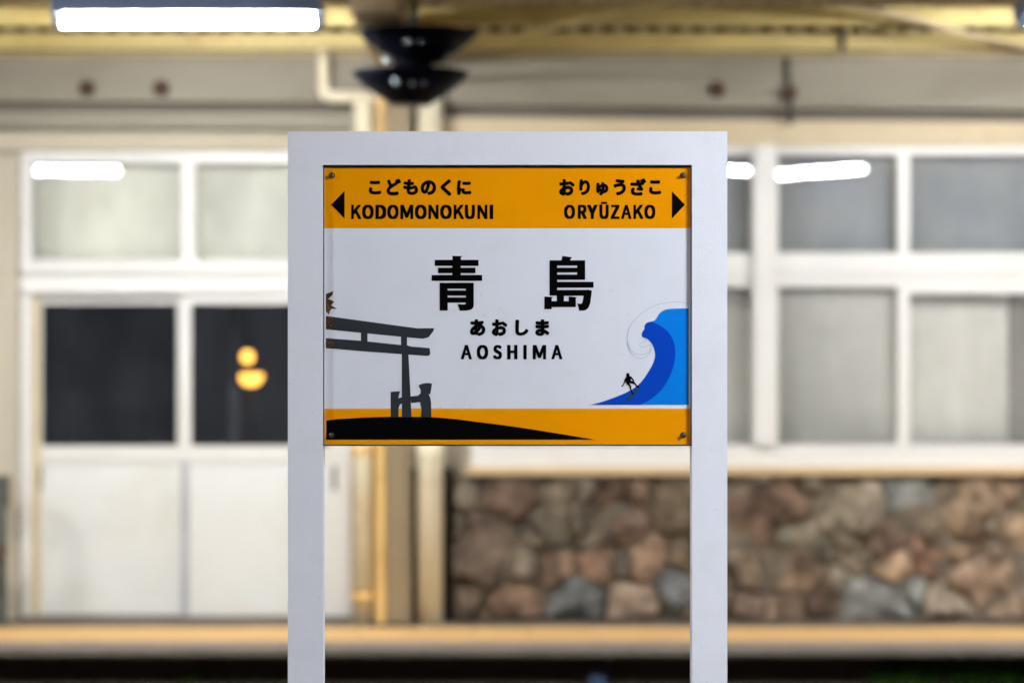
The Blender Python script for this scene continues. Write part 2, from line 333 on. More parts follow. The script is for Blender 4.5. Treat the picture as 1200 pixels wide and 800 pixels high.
# ballast stones
random.seed(4)
bm = bmesh.new()
for i in range(2600):
    c = Vector((random.uniform(-7, 7), random.uniform(NEAR_EDGE + 0.1, EDGE + 0.25), -1.11 + random.uniform(-.01, .03)))
    s = random.uniform(.02, .045)
    vs = [bm.verts.new(c + Vector(v) * s * random.uniform(.7, 1.2)) for v in
          ((1, 0, 0), (-1, 0, 0), (0, 1, 0), (0, -1, 0), (0, 0, .8), (0, 0, -.8))]
    for a, b, c2 in ((0, 2, 4), (2, 1, 4), (1, 3, 4), (3, 0, 4), (2, 0, 5), (1, 2, 5), (3, 1, 5), (0, 3, 5)):
        bm.faces.new((vs[a], vs[b], vs[c2]))
o = obj('ballast', bm, M['ballast'], kind='stuff'); tag(o, 'grey crushed stone ballast lying between the two platforms', 'ballast')
# railway track
trk = thing('railway_track', 'pair of steel rails on sleepers in the dark pit between the platforms', 'track', (0, 10.6, -1.1))
for y in (10.07, 11.14):
    obj('rail', B((-30, 30, y - .06, y + .06, -1.08, -1.06), (-30, 30, y - .01, y + .01, -1.06, -.97), (-30, 30, y - .033, y + .033, -.97, -.93)), M['rust'], trk)
x = -8.0
while x < 8:
    obj('sleeper', B((x - .11, x + .11, 9.5, 11.7, -1.15, -1.082)), M['rust'], trk); x += .64

# our platform, under the camera
struct('near_platform', B((-30, 30, -8, NEAR_EDGE, -.12, 0), (-30, 30, -8, NEAR_EDGE - .35, -1.5, -.12)), M['deck'])
# platform across the track
far = struct('far_platform', B((-30, 30, EDGE + .6, WALL + .2, -1.5, -.046), (-30, 30, 13.545, WALL + .2, -.046, 0),
                               (-30, 30, EDGE + .01, 13.545, -.046, -.03)), M['deck'])
tile_mesh = {}
random.seed(9)
def deck_piece(name, m, x0, x1, y0, y1, z0, z1, bev):
    key = (name, round(x1 - x0, 3), round(y1 - y0, 3))
    if key not in tile_mesh:
        b = B((0, x1 - x0, 0, y1 - y0, z0 - z1, 0))
        o = obj(name, b, m, far, bevel=bev); tile_mesh[key] = o.data
    else:
        o = bpy.data.objects.new(name, tile_mesh[key]); COL.objects.link(o); o.parent = far
    o.location = (x0, y0, z1 + random.uniform(-.0015, .0015))
for row in range(2):
    y0 = 12.915 + row * .315
    for i in range(-11, 13):
        x0 = i * .315 + .1
        deck_piece('paving_tile', M['tile'], x0 + .002, x0 + .313, y0 + .002, y0 + .312, -.029, .003, .003)
for i in range(-4, 5):
    x0 = i * .9 - .32
    deck_piece('coping_slab', M['coping'], x0 + .003, x0 + .897, EDGE, 12.912, -.029, .004, .006)
# outside the frame the same paving simply runs on
struct('far_paving', B((-30, -3.92, EDGE, 13.54, -.029, 0), (4.49, 30, EDGE, 13.54, -.029, 0)), M['coping'])

# weeds on the retaining wall
random.seed(21)
def weed(cx, cz, n, h, label):
    bm = bmesh.new()
    for i in range(n):
        a = Vector((cx + random.uniform(-.3, .3) * (2 if n > 200 else 1), EDGE + .5, cz + random.uniform(-.1, .06)))
        d = Vector((random.uniform(-.5, .5), random.uniform(-.9, -.2), random.uniform(.3, 1))).normalized()
        L = h * random.uniform(.5, 1.1)
        side = d.cross(Vector((0, 1, .2))).normalized() * random.uniform(.006, .016)
        p1 = a + d * L * .55 + Vector((0, 0, -.01)); p2 = a + d * L + Vector((0, -.02, -.06 * L * 6))
        v = [bm.verts.new(q) for q in (a, p1 + side, p2, p1 - side)]
        bm.faces.new(v)
    o = obj('weeds', bm, M['weed'], kind='stuff'); tag(o, label, 'weeds')
weed(2.55, -.22, 420, .20, 'green weeds growing from the dark wall below the stone wall end of the platform edge')
weed(-1.5, -.30, 60, .12, 'small tuft of weeds below the platform edge in front of the white doors')
o = obj('junction_box', B((.42, .50, EDGE + .46, EDGE + .56, -.30, -.165), (.515, .53, EDGE + .56, EDGE + .6, -1.2, -.10)), M['housing'], bevel=.002)
tag(o, 'small pale junction box with a conduit on the wall below the platform edge', 'junction box')

# ================================================================== STONE WALL UNDER THE WINDOWS
SW = 13.86
def stone_seeds():
    return [
     (533, 575, (96, 84, 70)), (536, 620, (100, 90, 78)), (537, 715, (112, 92, 72)),
     (553, 572, (122, 116, 106)), (598, 583, (122, 90, 76)), (652, 569, (118, 110, 98)),
     (688, 567, (116, 112, 108)), (714, 578, (112, 82, 62)), (747, 578, (128, 96, 68)), (790, 590, (104, 88, 64)),
     (643, 607, (104, 100, 84)), (676, 604, (122, 114, 98)), (618, 630, (100, 96, 80)), (570, 640, (112, 92, 80)),
     (700, 628, (108, 100, 86)), (733, 606, (118, 86, 76)), (732, 632, (128, 86, 62)), (800, 645, (124, 96, 66)),
     (612, 662, (124, 112, 98)), (652, 668, (146, 108, 82)), (700, 664, (146, 102, 74)), (733, 662, (112, 110, 106)), (756, 663, (156, 114, 82)),
     (784, 688, (118, 124, 130)), (606, 705, (138, 98, 66)), (578, 722, (120, 98, 70)), (672, 716, (116, 122, 124)),
     (752, 715, (152, 126, 106)), (800, 724, (128, 108, 90)),
     (830, 575, (112, 98, 80)), (832, 620, (122, 96, 80)), (828, 670, (118, 106, 92)), (838, 716, (128, 104, 86)),
     (872, 564, (132, 132, 122)), (872, 602, (130, 94, 78)), (922, 592, (134, 98, 70)), (962, 575, (134, 126, 108)), (996, 590, (150, 140, 120)),
     (1064, 578, (136, 140, 138)), (1034, 624, (120, 86, 68)), (992, 628, (138, 128, 106)), (935, 632, (112, 110, 94)), (874, 662, (120, 102, 84)),
     (930, 668, (130, 102, 74)), (972, 650, (96, 92, 80)), (998, 662, (130, 120, 104)), (1050, 668, (172, 134, 92)), (1086, 658, (160, 100, 78)),
     (1098, 620, (140, 120, 94)), (1132, 590, (156, 124, 88)), (1178, 566, (172, 128, 92)), (1166, 604, (150, 140, 126)), (1192, 622, (164, 134, 98)),
     (1136, 650, (138, 108, 80)), (1150, 680, (162, 130, 106)), (1028, 708, (150, 154, 154)), (1066, 700, (146, 150, 148)), (984, 686, (158, 150, 140)),
     (1108, 712, (172, 160, 146)), (876, 712, (138, 108, 92)), (924, 712, (160, 126, 100)), (958, 706, (120, 92, 76)), (1172, 718, (162, 132, 104)),
     (1220, 580, (130, 118, 98)), (1240, 630, (150, 130, 104)), (1224, 672, (134, 132, 126)), (1232, 716, (150, 122, 96)), (1275, 580, (142, 110, 84)),
     (1285, 640, (120, 110, 96)), (1280, 700, (146, 140, 130)), (1325, 600, (128, 104, 82)), (1330, 670, (140, 124, 104)), (1325, 720, (118, 104, 88))]
def clip(poly, nx, ny, c):
    out = []
    for i in range(len(poly)):
        a, b = poly[i], poly[(i + 1) % len(poly)]
        da, db = nx * a[0] + ny * a[1] - c, nx * b[0] + ny * b[1] - c
        if da <= 0: out.append(a)
        if (da < 0) != (db < 0) and da != db:
            t = da / (da - db); out.append((a[0] + t * (b[0] - a[0]), a[1] + t * (b[1] - a[1])))
    return out
sw = thing('stone_wall', 'low rubble wall of rough brown and grey stones beneath the long white window', 'wall', tuple(at(880, 726, SW)))
obj('mortar_bed', pbox(529, 1350, 557, 726, SW + .008, .08), M['mortar'], sw)
seeds = stone_seeds()
random.seed(5)
BIG = {(598, 583): 900, (570, 640): 1400, (790, 590): 900, (672, 716): 1100, (752, 715): 900, (996, 590): 1800, (1064, 578): 1100, (1132, 590): 900,
       (1028, 708): 1500, (930, 668): 900, (872, 602): 900, (1150, 680): 900, (1108, 712): 700, (784, 688): 500, (606, 705): 500, (1050, 668): 300}
wts = [BIG.get((s[0], s[1]), random.uniform(-250, 200)) for s in seeds]
for i, (sx, sy, col) in enumerate(seeds):
    cell = [(528, 556), (1350, 556), (1350, 727), (528, 727)]
    for j, (ox, oy, _) in enumerate(seeds):
        if j == i: continue
        nx, ny = ox - sx, oy - sy
        L = math.hypot(nx, ny)
        if L > 170: continue
        cell = clip(cell, nx / L, ny / L, ((nx * (sx + ox) + ny * (sy + oy)) + wts[i] - wts[j]) / 2 / L - .75)
    if len(cell) < 3: continue
    c2 = []
    for k in range(len(cell)):                                # rough edges, the same wander on both sides of a joint
        a, b = cell[k], cell[(k + 1) % len(cell)]
        m_ = max(1, int(math.hypot(b[0] - a[0], b[1] - a[1]) / 7))
        for q in range(m_):
            x_, y_ = a[0] + (b[0] - a[0]) * q / m_, a[1] + (b[1] - a[1]) * q / m_
            v_ = noise.noise_vector(Vector((x_ * .022, y_ * .030, 2.2))) * 15 + noise.noise_vector(Vector((x_ * .085, y_ * .085, 7.2))) * 6
            c2.append((max(529, x_ + v_.x), min(726, max(557, y_ + v_.y))))
    cell = c2
    for _ in range(0):                                        # worn corners
        c2 = []
        for k in range(len(cell)):
            a, b = cell[k], cell[(k + 1) % len(cell)]
            c2 += [(a[0] * .8 + b[0] * .2, a[1] * .8 + b[1] * .2), (a[0] * .2 + b[0] * .8, a[1] * .2 + b[1] * .8)]
        cell = c2
    cx = sum(p[0] for p in cell) / len(cell); cy = sum(p[1] for p in cell) / len(cell)
    bm = bmesh.new()
    hgt = random.uniform(.02, .075); tx, tz = random.uniform(-.35, .35), random.uniform(-.25, .4)
    rings = []
    for k, (s, h) in enumerate(((1.0, -.05), (.985, .4), (.92, .75), (.74, 1.0), (.5, 1.0), (.25, 1.03))):
        ring = []
        for (x, y) in cell:
            P = at(cx + (x - cx) * s, cy + (y - cy) * s, SW)
            n = noise.noise(Vector((P.x * 9, P.z * 9, i * 3.1))) * .03 + noise.noise(Vector((P.x * 20, P.z * 20, i))) * .016
            if k == 0: n = 0
            C = at(cx, cy, SW)
            P.y = SW + .02 - h * hgt - n * (1 if k else 0) + ((P.x - C.x) * tx + (P.z - C.z) * tz) * (h > 0)
            ring.append(bm.verts.new(P))
        rings.append(ring)
    for a, b in zip(rings, rings[1:]):
        for k in range(len(a)):
            bm.faces.new((a[k], a[(k + 1) % len(a)], b[(k + 1) % len(a)], b[k]))
    bm.faces.new(rings[-1])
    o = obj('stone', bm, M['stone'], sw, smooth=True)
    c3 = lin(col)[:3]; lum = sum(c3) / 3
    v_ = random.uniform(.70, 1.05)
    w3 = (1.14, 1.0, .78) if c3[0] > c3[2] * 1.12 else (1.03, 1.02, .93)
    o.color = tuple(min(1, (c * .38 + lum * .62) * w_ * v_) for c, w_ in zip(c3, w3)) + (1,)

# ================================================================== STATION BUILDING
bl = thing('station_building', 'cream station building with sliding doors and white framed windows across the track', 'building', (0, WALL, 0))
wd = .20
def wallbox(px0, px1, py0, py1, bm): return pbox(px0, px1, py0, py1, WALL, wd, bm)
bm = bmesh.new()
LFT, RGT = -1400, 2600
wallbox(LFT, 23, 64, 725, bm)                 # left of the doors
wallbox(23, 412, 64, 177, bm)                 # above the doors
wallbox(412, 552, 64, 725, bm)                # between doors and window
wallbox(552, 1345, 64, 168, bm)
wallbox(1345, RGT, 64, 725, bm)
obj('wall', bm, M['wall'], bl)
obj('lower_wall', pbox(552, 1345, 550, 725, WALL, wd), M['mortar'], bl)

obj('pipe_shade_board', pbox(480, 531, 548, 725, WALL - .03, .028), M['pipe_shade'], bl)  # dark board paints in the shadow gaps beside the drain pipe
def board(name, m, x0, x1, t0, t1, b0, b1, d, dep, parent, bevel=.004):
    """Long board whose top and bottom edges may run slightly out of level."""
    bm = bmesh.new()
    f = [at(x0, b0, d), at(x1, b1, d), at(x1, t1, d), at(x0, t0, d)]
    v = [bm.verts.new(p) for p in f] + [bm.verts.new(p + Vector((0, dep, 0))) for p in f]
    for q in ((0, 1, 2, 3), (7, 6, 5, 4), (0, 4, 5, 1), (1, 5, 6, 2), (2, 6, 7, 3), (3, 7, 4, 0)): bm.faces.new([v[i] for i in q])
    return obj(name, bm, m, parent, bevel=bevel)
fb = board('fascia_board', M['fascia'], -300, 455, 67, 67, 117, 120, 13.78, .12, bl)
fb2 = board('fascia_board', M['fascia'], 500, 1600, 67, 70, 122, 132, 13.78, .12, bl)
board('recess_shade_strip', M['fascia_dark'], -300, 1600, 118, 124, 131, 150, 13.90, .04, bl, 0)  # shade under the fascia painted as a darker strip
board('lintel_board', M['fascia'], -300, 470, 131, 133, 149, 151, 13.84, .10, bl)
board('lintel_board', M['wall'], -300, 412, 158, 158, 177, 177, 13.86, .08, bl)
board('lintel_board', M['lintel'], 500, 1600, 138, 147, 170, 171, 13.84, .10, bl)
for (x, y, par) in ((102, 104, fb), (189, 104, fb), (840, 105, fb2)):
    bm = bmesh.new(); c = at(x, y, 13.775)
    tube(bm, [c + Vector((0, -.03, 0)), c + Vector((0, .02, 0))], .034, 6)
    tube(bm, [c + Vector((0, -.012, 0)), c + Vector((0, .012, 0))], .05, 12)
    b_ = obj('bolt', bm, M['rust'], par)
    b_.location = (0, 0, 0)
    b_.location = -(base_of(bl)) * 0
# bolts sit in the board's own frame: the board is offset from the building base already
for b_ in [o for o in bpy.data.objects if o.name.startswith('bolt')]:
    b_.location = (0, 0, 0)

# ---- rooms behind the glass
bm = bmesh.new()
a = at(-60, 725, WALL + wd); b = at(470, 150, WALL + wd)
Y0, Y1 = WALL + wd, WALL + 4.2
box(bm, a.x - .1, a.x, Y0, Y1, 0, 3.2); box(bm, b.x, b.x + .1, Y0, Y1, 0, 3.2)
box(bm, a.x - .1, b.x + .1, Y1, Y1 + .1, 0, 3.2); box(bm, a.x - .1, b.x + .1, Y0, Y1, 3.2, 3.3); box(bm, a.x - .1, b.x + .1, Y0, Y1, -.1, 0)
obj('entrance_room', bm, M['room'], bl)
bm = bmesh.new()
c = at(1400, 725, WALL + wd)
box(bm, b.x + .15, b.x + .25, Y0, Y1, 0, 3.2); box(bm, c.x, c.x + .1, Y0, Y1, 0, 3.2)
box(bm, b.x + .15, c.x + .1, Y1, Y1 + .1, 0, 3.2); box(bm, b.x + .15, c.x + .1, Y0, Y1, 3.2, 3.3); box(bm, b.x + .15, c.x + .1, Y0, Y1, -.1, 0)
obj('waiting_room', bm, M['room'], bl)

def child(name, bm, m, parent, smooth=False, bevel=0):
    o = obj(name, bm, m, None, smooth, bevel=bevel)
    o.parent = parent
    # parent parts keep world-space vertices shifted by their own object's offset
    o.location = (0, 0, 0)
    return o

def pane(x0, x1, y0, y1, d, parent, m='glass', twist=0.0):
    bm = bmesh.new()
    a = at(x0, y1, d); b = at(x1, y0, d)
    N = 10 if twist else 1
    g = [[bm.verts.new((a.x + (b.x - a.x) * i / N, d + twist * (i / N - .5) * (b.x - a.x) * (j / N - .5) * (b.z - a.z), a.z + (b.z - a.z) * j / N))
          for i in range(N + 1)] for j in range(N + 1)]
    for j in range(N):
        for i in range(N): bm.faces.new((g[j][i], g[j][i + 1], g[j + 1][i + 1], g[j + 1][i]))
    o = obj('pane', bm, M[m], None, smooth=bool(twist))
    o.parent = parent; o.location = (0, 0, 0)
    return o

# ---- transom window above the doors
bm = bmesh.new()
DF = 13.90
for r in ((24, 410, 177, 191, 0), (24, 37, 191, 304, 0), (212, 229, 191, 304, .006), (398, 410, 191, 304, 0), (24, 410, 304, 321, -.01), (24, 410, 321, 334, .02), (24, 410, 334, 344, -.02)):
    pbox(r[0], r[1], r[2], r[3], DF + r[4], .09 - r[4], bm)
tw = obj('transom_window', bm, M['frame_white'], bl, bevel=.004)
pane(37, 212, 191, 304, DF + .05, tw, 'glass_hazy'); pane(229, 398, 191, 304, DF + .05, tw, 'glass_hazy')
# door jambs
for q0, q1 in ((24, 37), (398, 411)): obj('door_frame', pbox(q0, q1, 344.2, 726, DF, .09), M['frame_white'], bl, bevel=.003)
bm = bmesh.new(); pbox(37, 45.5, 344, 726, DF + .03, .06, bm)
obj('door_jamb', bm, M['jamb'], bl, bevel=.003)
obj('door_track', pbox(24, 412, 722, 727, DF - .03, .12), M['fascia_dark'], bl)
# ---- two sliding doors
def door(x0, x1, d):
    bm = bmesh.new()
    st = 8 if x0 < 100 else 11
    pbox(x0, x0 + st, 345, 722, d, .034, bm); pbox(x1 - st, x1, 345, 722, d, .034, bm)
    pbox(x0 + st, x1 - st, 345, 356, d + .001, .032, bm); pbox(x0 + st, x1 - st, 522, 541, d + .001, .032, bm)
    pbox(x0 + st, x1 - st, 706, 722, d + .001, .032, bm)
    o = obj('door', bm, M['frame_white'], bl, bevel=.004)
    if x0 > 100: child('door_gap_shade', pbox(x0 - 1, x0 + 8, 541, 720, d - .012, .0115), M['door_shade'], o)  # grey strip paints in the shadow between the doors
    child('door_panel', pbox(x0 + st, x1 - st, 541, 706, d + .012, .014), M['door_white'], o)
    pane(x0 + st, x1 - st, 356, 522, d + .018, o)
    bm = bmesh.new(); hx = x0 + 5 if x0 < 100 else x1 - 6
    c = at(hx, 560, d)
    box(bm, c.x - .012, c.x + .012, d - .006, d + .002, c.z - .07, c.z + .07)
    child('door_handle', bm, M['conduit'], o)
door(41, 216, 13.955)
door(213, 398, 13.912)

# ---- long window over the stone wall
WX = [(562, 735), (747, 880), (911, 1052), (1066, 1224), (1252, 1332)]
bm = bmesh.new()
DW = 13.88
pbox(552, 1345, 169, 181, DW, .10, bm); pbox(552, 562, 181, 521, DW, .10, bm); pbox(1332, 1345, 181, 521, DW, .10, bm)
pbox(562, 1332, 296, 308, DW + .012, .08, bm); pbox(562, 1332, 308, 322, DW - .004, .10, bm); pbox(562, 1332, 322, 336, DW + .012, .08, bm)
pbox(552, 1345, 521, 547, DW - .012, .12, bm)
lw = obj('window', bm, M['frame_white'], bl, bevel=.004)
def mull(x0, x1, y0, y1, d, dep): child('mullion', pbox(x0, x1, y0, y1, d, dep), M['frame_white'], lw, bevel=.005)
for x0, x1 in ((735, 747), (1052, 1066)):
    mull(x0, x1, 181.5, 295.5, DW + .015, .07); mull(x0, x1, 336.5, 520.5, DW + .015, .07)
for x0, x1 in ((884, 908), (1228, 1250)):
    mull(x0, x1, 170, 520.5, DW - .05, .044)
    mull(x0 - 4, x1 + 4, 181.5, 295.5, DW + .01, .07); mull(x0 - 4, x1 + 4, 336.5, 520.5, DW + .01, .07)
for i, (x0, x1) in enumerate(WX):
    pane(x0, x1, 181, 296, DW + .055, lw, 'glass_hazy', twist=-.006 if i == 2 else 0)
    pane(x0, x1, 336, 521, DW + .055, lw, 'glass_hazy')
# thicker bottom rail on the second sash pair
child('sash_rail', pbox(1066, 1224, 336, 344, DW + .012, .06), M['frame_white'], lw)
obj('window_sill', pbox(545, 1350, 547.2, 556, 13.80, .14), M['sill_wood'], bl, bevel=.006)

def cloth(name, label, x0, x1, y0, y1, d, m, amp, per, cat='curtain', group=None):
    bm = bmesh.new(); a = at(x0, y1, d); b = at(x1, y0, d)
    n = max(2, int((b.x - a.x) / per * 8)) if amp else 2
    random.seed(int(x0)); ph = random.random() * 6
    rows = []
    for j in range(5):
        z = a.z + (b.z - a.z) * j / 4
        rows.append([bm.verts.new((a.x + (b.x - a.x) * i / n, d + amp * math.sin(ph + i * 2 * math.pi / 8 + .7 * math.sin(i * .31)) * (1.2 - .1 * j), z)) for i in range(n + 1)])
    for r0, r1 in zip(rows, rows[1:]):
        for i in range(n): bm.faces.new((r0[i], r0[i + 1], r1[i + 1], r1[i]))
    o = obj(name, bm, M[m], None, smooth=True)
    md = o.modifiers.new('thickness', 'SOLIDIFY'); md.thickness = .003
    tag(o, label, cat, group)
cloth('blind', 'pale green blind behind the pane over the white panelled door nearer the bench', 32, 214, 186, 310, 14.02, 'curtain_pale', 0, .2, 'blind')
cloth('blind', 'pale green blind behind the transom pane next to the sign post', 226, 404, 186, 310, 14.02, 'curtain_pale', 0, .2, 'blind')
cloth('curtain', 'pale grey curtain filling the lower pane just beside the thick window post', 906, 1058, 330, 525, 14.02, 'curtain_grey', 0, .16)
cloth('curtain', 'wrinkled grey curtain in the lower pane farthest from the sign', 1060, 1182, 336, 525, 14.05, 'curtain_grey', .005, .2)
cloth('curtain', 'dim brownish curtain drawn together at the dark side of the last lower pane', 1184, 1232, 336, 525, 14.06, 'curtain_dark', .006, .12)
cloth('curtain', 'grey curtain in the lower pane seen close to the edge of the sign post', 742, 886, 330, 525, 14.16, 'curtain_grey', .008, .13)
cloth('curtain', 'grey curtain behind the sign board and the window', 556, 740, 330, 525, 14.16, 'curtain_grey', .008, .13)
for x0, x1, l in ((556, 740, 'grey film blind in the window bay behind the sign board'), (742, 886, 'grey blind in the upper pane beside the sign post and the thick window post'),
               (906, 1057, 'blue grey blind in the upper pane that reflects the slanting light tube'), (1061, 1230, 'blue grey streaked blind in the upper pane at the far end of the window')):
    cloth('blind', l, x0, x1, 176, 300, 14.05, 'film_blue', 0, .2, 'blind')

# ---- amber lamp in the entrance room
LD = 15.6
c = at(294, 443, LD); c1 = at(290, 418, LD)
lm = thing('table_lamp', 'amber table lamp glowing inside the dark glass of the sliding door', 'lamp', (c.x, LD, .8))
bm = bmesh.new(); lathe(bm, [(0, c1.z + .042), (.028, c1.z + .034), (.042, c1.z), (.030, c1.z - .034), (0, c1.z - .042)], c1.x, LD, 20)
obj('globe', bm, M['amber'], lm, smooth=True)
bm = bmesh.new(); lathe(bm, [(.0, c.z + .030), (.080, c.z + .028), (.076, c.z), (.05, c.z - .038), (0, c.z - .052)], c.x, LD, 24)
obj('bowl_shade', bm, M['amber'], lm, smooth=True)
bm = bmesh.new(); tube(bm, [(c.x, LD + .05, .8), (c.x, LD + .05, c.z + .1)], .008); lathe(bm, [(.09, .8), (.09, .815), (.02, .83), (0, .83)], c.x, LD + .05, 20)
obj('lamp_stand', bm, M['rust'], lm)
tb = thing('side_table', 'dark wooden table carrying the amber lamp inside the entrance room', 'table', (c.x, LD, 0))
obj('table_top', B((c.x - .45, c.x + .45, LD - .3, LD + .4, .76, .799)), M['room_wood'], tb, bevel=.004)
for sx in (-.41, .41):
    for sy in (-.26, .36):
        obj('leg', B((c.x + sx - .025, c.x + sx + .025, LD + sy - .025, LD + sy + .025, 0, .76)), M['room_wood'], tb)
o = obj('reflection_stripe', pbox(268, 281, 350, 720, 14.9, .02), M['strip'])  # added strip imitates a vertical reflection in the door glass
tag(o, 'narrow grey strip standing in for a reflection in the dark door glass behind the amber lamp', 'curtain')

# ================================================================== CANOPY OVER THE FAR PLATFORM
ROOF_Z = EYE + 1.735
cn = thing('platform_canopy', 'cream steel canopy with corrugated roof over the far platform', 'canopy', (at(465, 725, 13.7).x, 13.7, 0))
bm = bmesh.new()
per, amp = .127, .026
n = int(16 / per * 8)
cols = []
for i in range(n + 1):
    x = -8 + 16 * i / n
    s = math.sin(2 * math.pi * x / per)
    z = ROOF_Z + amp + amp * max(-1, min(1, 1.6 * s + .25))
    cols.append([bm.verts.new((x, y, z)) for y in (10.1, 13.66)] )
for a, b in zip(cols, cols[1:]): bm.faces.new((a[0], b[0], b[1], a[1]))
ro = obj('roof_sheet', bm, M['roof'], cn)
md = ro.modifiers.new('thickness', 'SOLIDIFY'); md.thickness = .002
def purlin(y):
    bm = bmesh.new(); z1 = ROOF_Z - .001; h = .093
    # lipped channel, open side to the building
    box(bm, -8, 8, y, y + .006, z1 - h, z1)
    box(bm, -8, 8, y + .006, y + .06, z1 - .006, z1)
    box(bm, -8, 8, y + .006, y + .06, z1 - h, z1 - h + .006)
    box(bm, -8, 8, y - .012, y, z1 - h * .5 - .005, z1 - h * .5 + .004)
    obj('purlin', bm, M['cream_purlin'], cn)
for y in (13.585, 12.54, 11.57, 10.40): purlin(y)
obj('eave_plate', pbox(-1400, 2600, 61, 67, 13.72, .2), M['brown_steel'], cn)
def bar(name, p, q, w, h, m, parent):
    bm = bmesh.new(); p, q = Vector(p), Vector(q); t = (q - p).normalized()
    s = t.cross(Vector((0, 0, 1))).normalized(); u = s.cross(t)
    v = []
    for e in (p, q):
        for a, b in ((-1, -1), (1, -1), (1, 1), (-1, 1)): v.append(bm.verts.new(e + s * a * w / 2 + u * b * h / 2))
    for f in ((3, 2, 1, 0), (4, 5, 6, 7), (0, 1, 5, 4), (1, 2, 6, 5), (2, 3, 7, 6), (3, 0, 4, 7)): bm.faces.new([v[i] for i in f])
    return obj(name, bm, m, parent)
bz = ROOF_Z - .093 - .012
bar('brace', (1.55, 11.55, bz), (3.05, 13.75, bz), .05, .02, M['lintel'], cn)
bar('brace', (1.25, 10.6, bz), (-.45, 13.62, bz - .02), .05, .02, M['cream_purlin'], cn)
# cantilever rafter over the column
def rafter(x):
    bm = bmesh.new(); z0 = 3.07; z1 = ROOF_Z - .094
    v = []
    for y, zb in ((13.75, z0 - .0), (10.2, z1 - .12)):
        pass
    pts = lambda y, zb: [(x - .11, y, zb), (x + .11, y, zb), (x + .11, y, zb + .012), (x - .11, y, zb + .012)]
    A = [bm.verts.new(p) for p in pts(13.75, z0)] + [bm.verts.new(p) for p in pts(10.2, z0 + .06)]
    for f in ((3, 2, 1, 0), (4, 5, 6, 7), (0, 1, 5, 4), (1, 2, 6, 5), (2, 3, 7, 6), (3, 0, 4, 7)): bm.faces.new([A[i] for i in f])
    box(bm, x - .004, x + .004, 10.21, 13.74, z0 + .075, z1); box(bm, x - .11, x + .11, 10.2, 13.75, z1 - .01, z1)
    obj('rafter', bm, M['brown_steel'], cn)
for x in (-.63,): rafter(x)
rafter(-5.1); rafter(3.9)
# column: H section with flanges, standing before the wall between the two pipes
def column(px0, px1, d):
    a, b = at(px0, 725, d), at(px1, 725, d)
    bm = bmesh.new()
    zt = 3.06
    box(bm, a.x, a.x + .05, d - .02, d + .17, .012, zt); 
    obj('column_flange', bm, M['ochre'], cn, bevel=.003)
    bm = bmesh.new(); box(bm, a.x + .05, b.x, d + .03, d + .14, .012, zt); box(bm, b.x - .012, b.x, d, d + .03, .012, zt)
    obj('column', bm, M['taupe'], cn, bevel=.003)
    bm = bmesh.new(); box(bm, a.x - .04, b.x + .04, d - .06, d + .2, .001, .012)
    obj('base_plate', bm, M['rust'], cn)
column(441, 481, 13.66)

# ================================================================== PIPES AND CONDUITS
def pipe(px0, px1, top, d, label, widen=None, clamps=()):
    a, b = at(px0, 725, d), at(px1, 725, d); cx = (a.x + b.x) / 2; r = (b.x - a.x) / 2
    t = thing('drain_pipe', label, 'pipe', (cx, d, 0), 'cream drain pipes beside the canopy column')
    bm = bmesh.new(); tube(bm, [(cx, d, .002), (cx, d, top)], r, 20)
    obj('pipe', bm, M['cream'], t, smooth=True)
    for z, k in clamps:
        bm = bmesh.new(); tube(bm, [(cx, d, z - .022), (cx, d, z + .022)], r * 1.09 + .002, 20); box(bm, cx - .012, cx + .012, d, d + .25, z - .012, z + .012)
        obj('clamp', bm, M['ochre'] if k else M['cream'], t, smooth=False)
pipe(413, 439, 3.0, 13.72, 'cream drain pipe on the door side of the canopy column', clamps=((.98, 1), (.16, 1), (2.2, 1)))
pipe(489, 519, 3.0, 13.70, 'thicker cream drain pipe between the canopy column and the stone wall', clamps=((.985, 0), (2.2, 0)))
el = bmesh.new()
p = [at(379, 60, 13.68), at(379, 104, 13.68), at(381, 110, 13.68), at(387, 113, 13.68), at(442, 114, 13.68)]
tube(el, p, .036, 14)
o = obj('elbow_pipe', el, M['cream'], smooth=True); tag(o, 'cream elbow pipe dropping from the eave and turning towards the column', 'pipe')
o['group'] = 'pipes and conduits on the fascia'
cd = thing('cable_conduit', 'dark vertical cable conduit with a small junction on the fascia above the windows', 'conduit', tuple(at(925, 146, 13.76)))
bm = bmesh.new(); tube(bm, [at(921, 50, 13.76), at(922, 85, 13.76), at(926, 112, 13.76), at(926, 146, 13.76)], .017, 10)
tube(bm, [at(921, 51, 13.76), at(938, 50, 13.70)], .014, 8)
obj('conduit', bm, M['conduit'], cd, smooth=True)
bm = bmesh.new(); c = at(925, 110, 13.74); tube(bm, [c + Vector((0, -.03, 0)), c + Vector((0, .03, 0))], .045, 14)
obj('junction', bm, M['rust'], cd)
o = obj('bracket', B((at(983, 62, 13.6).x, at(989, 62, 13.6).x, 13.54, 13.57, at(983, 62, 13.54).z, at(983, 38, 13.54).z)), M['conduit'])
tag(o, 'short dark bracket on the cream purlin near the cable conduit', 'bracket')

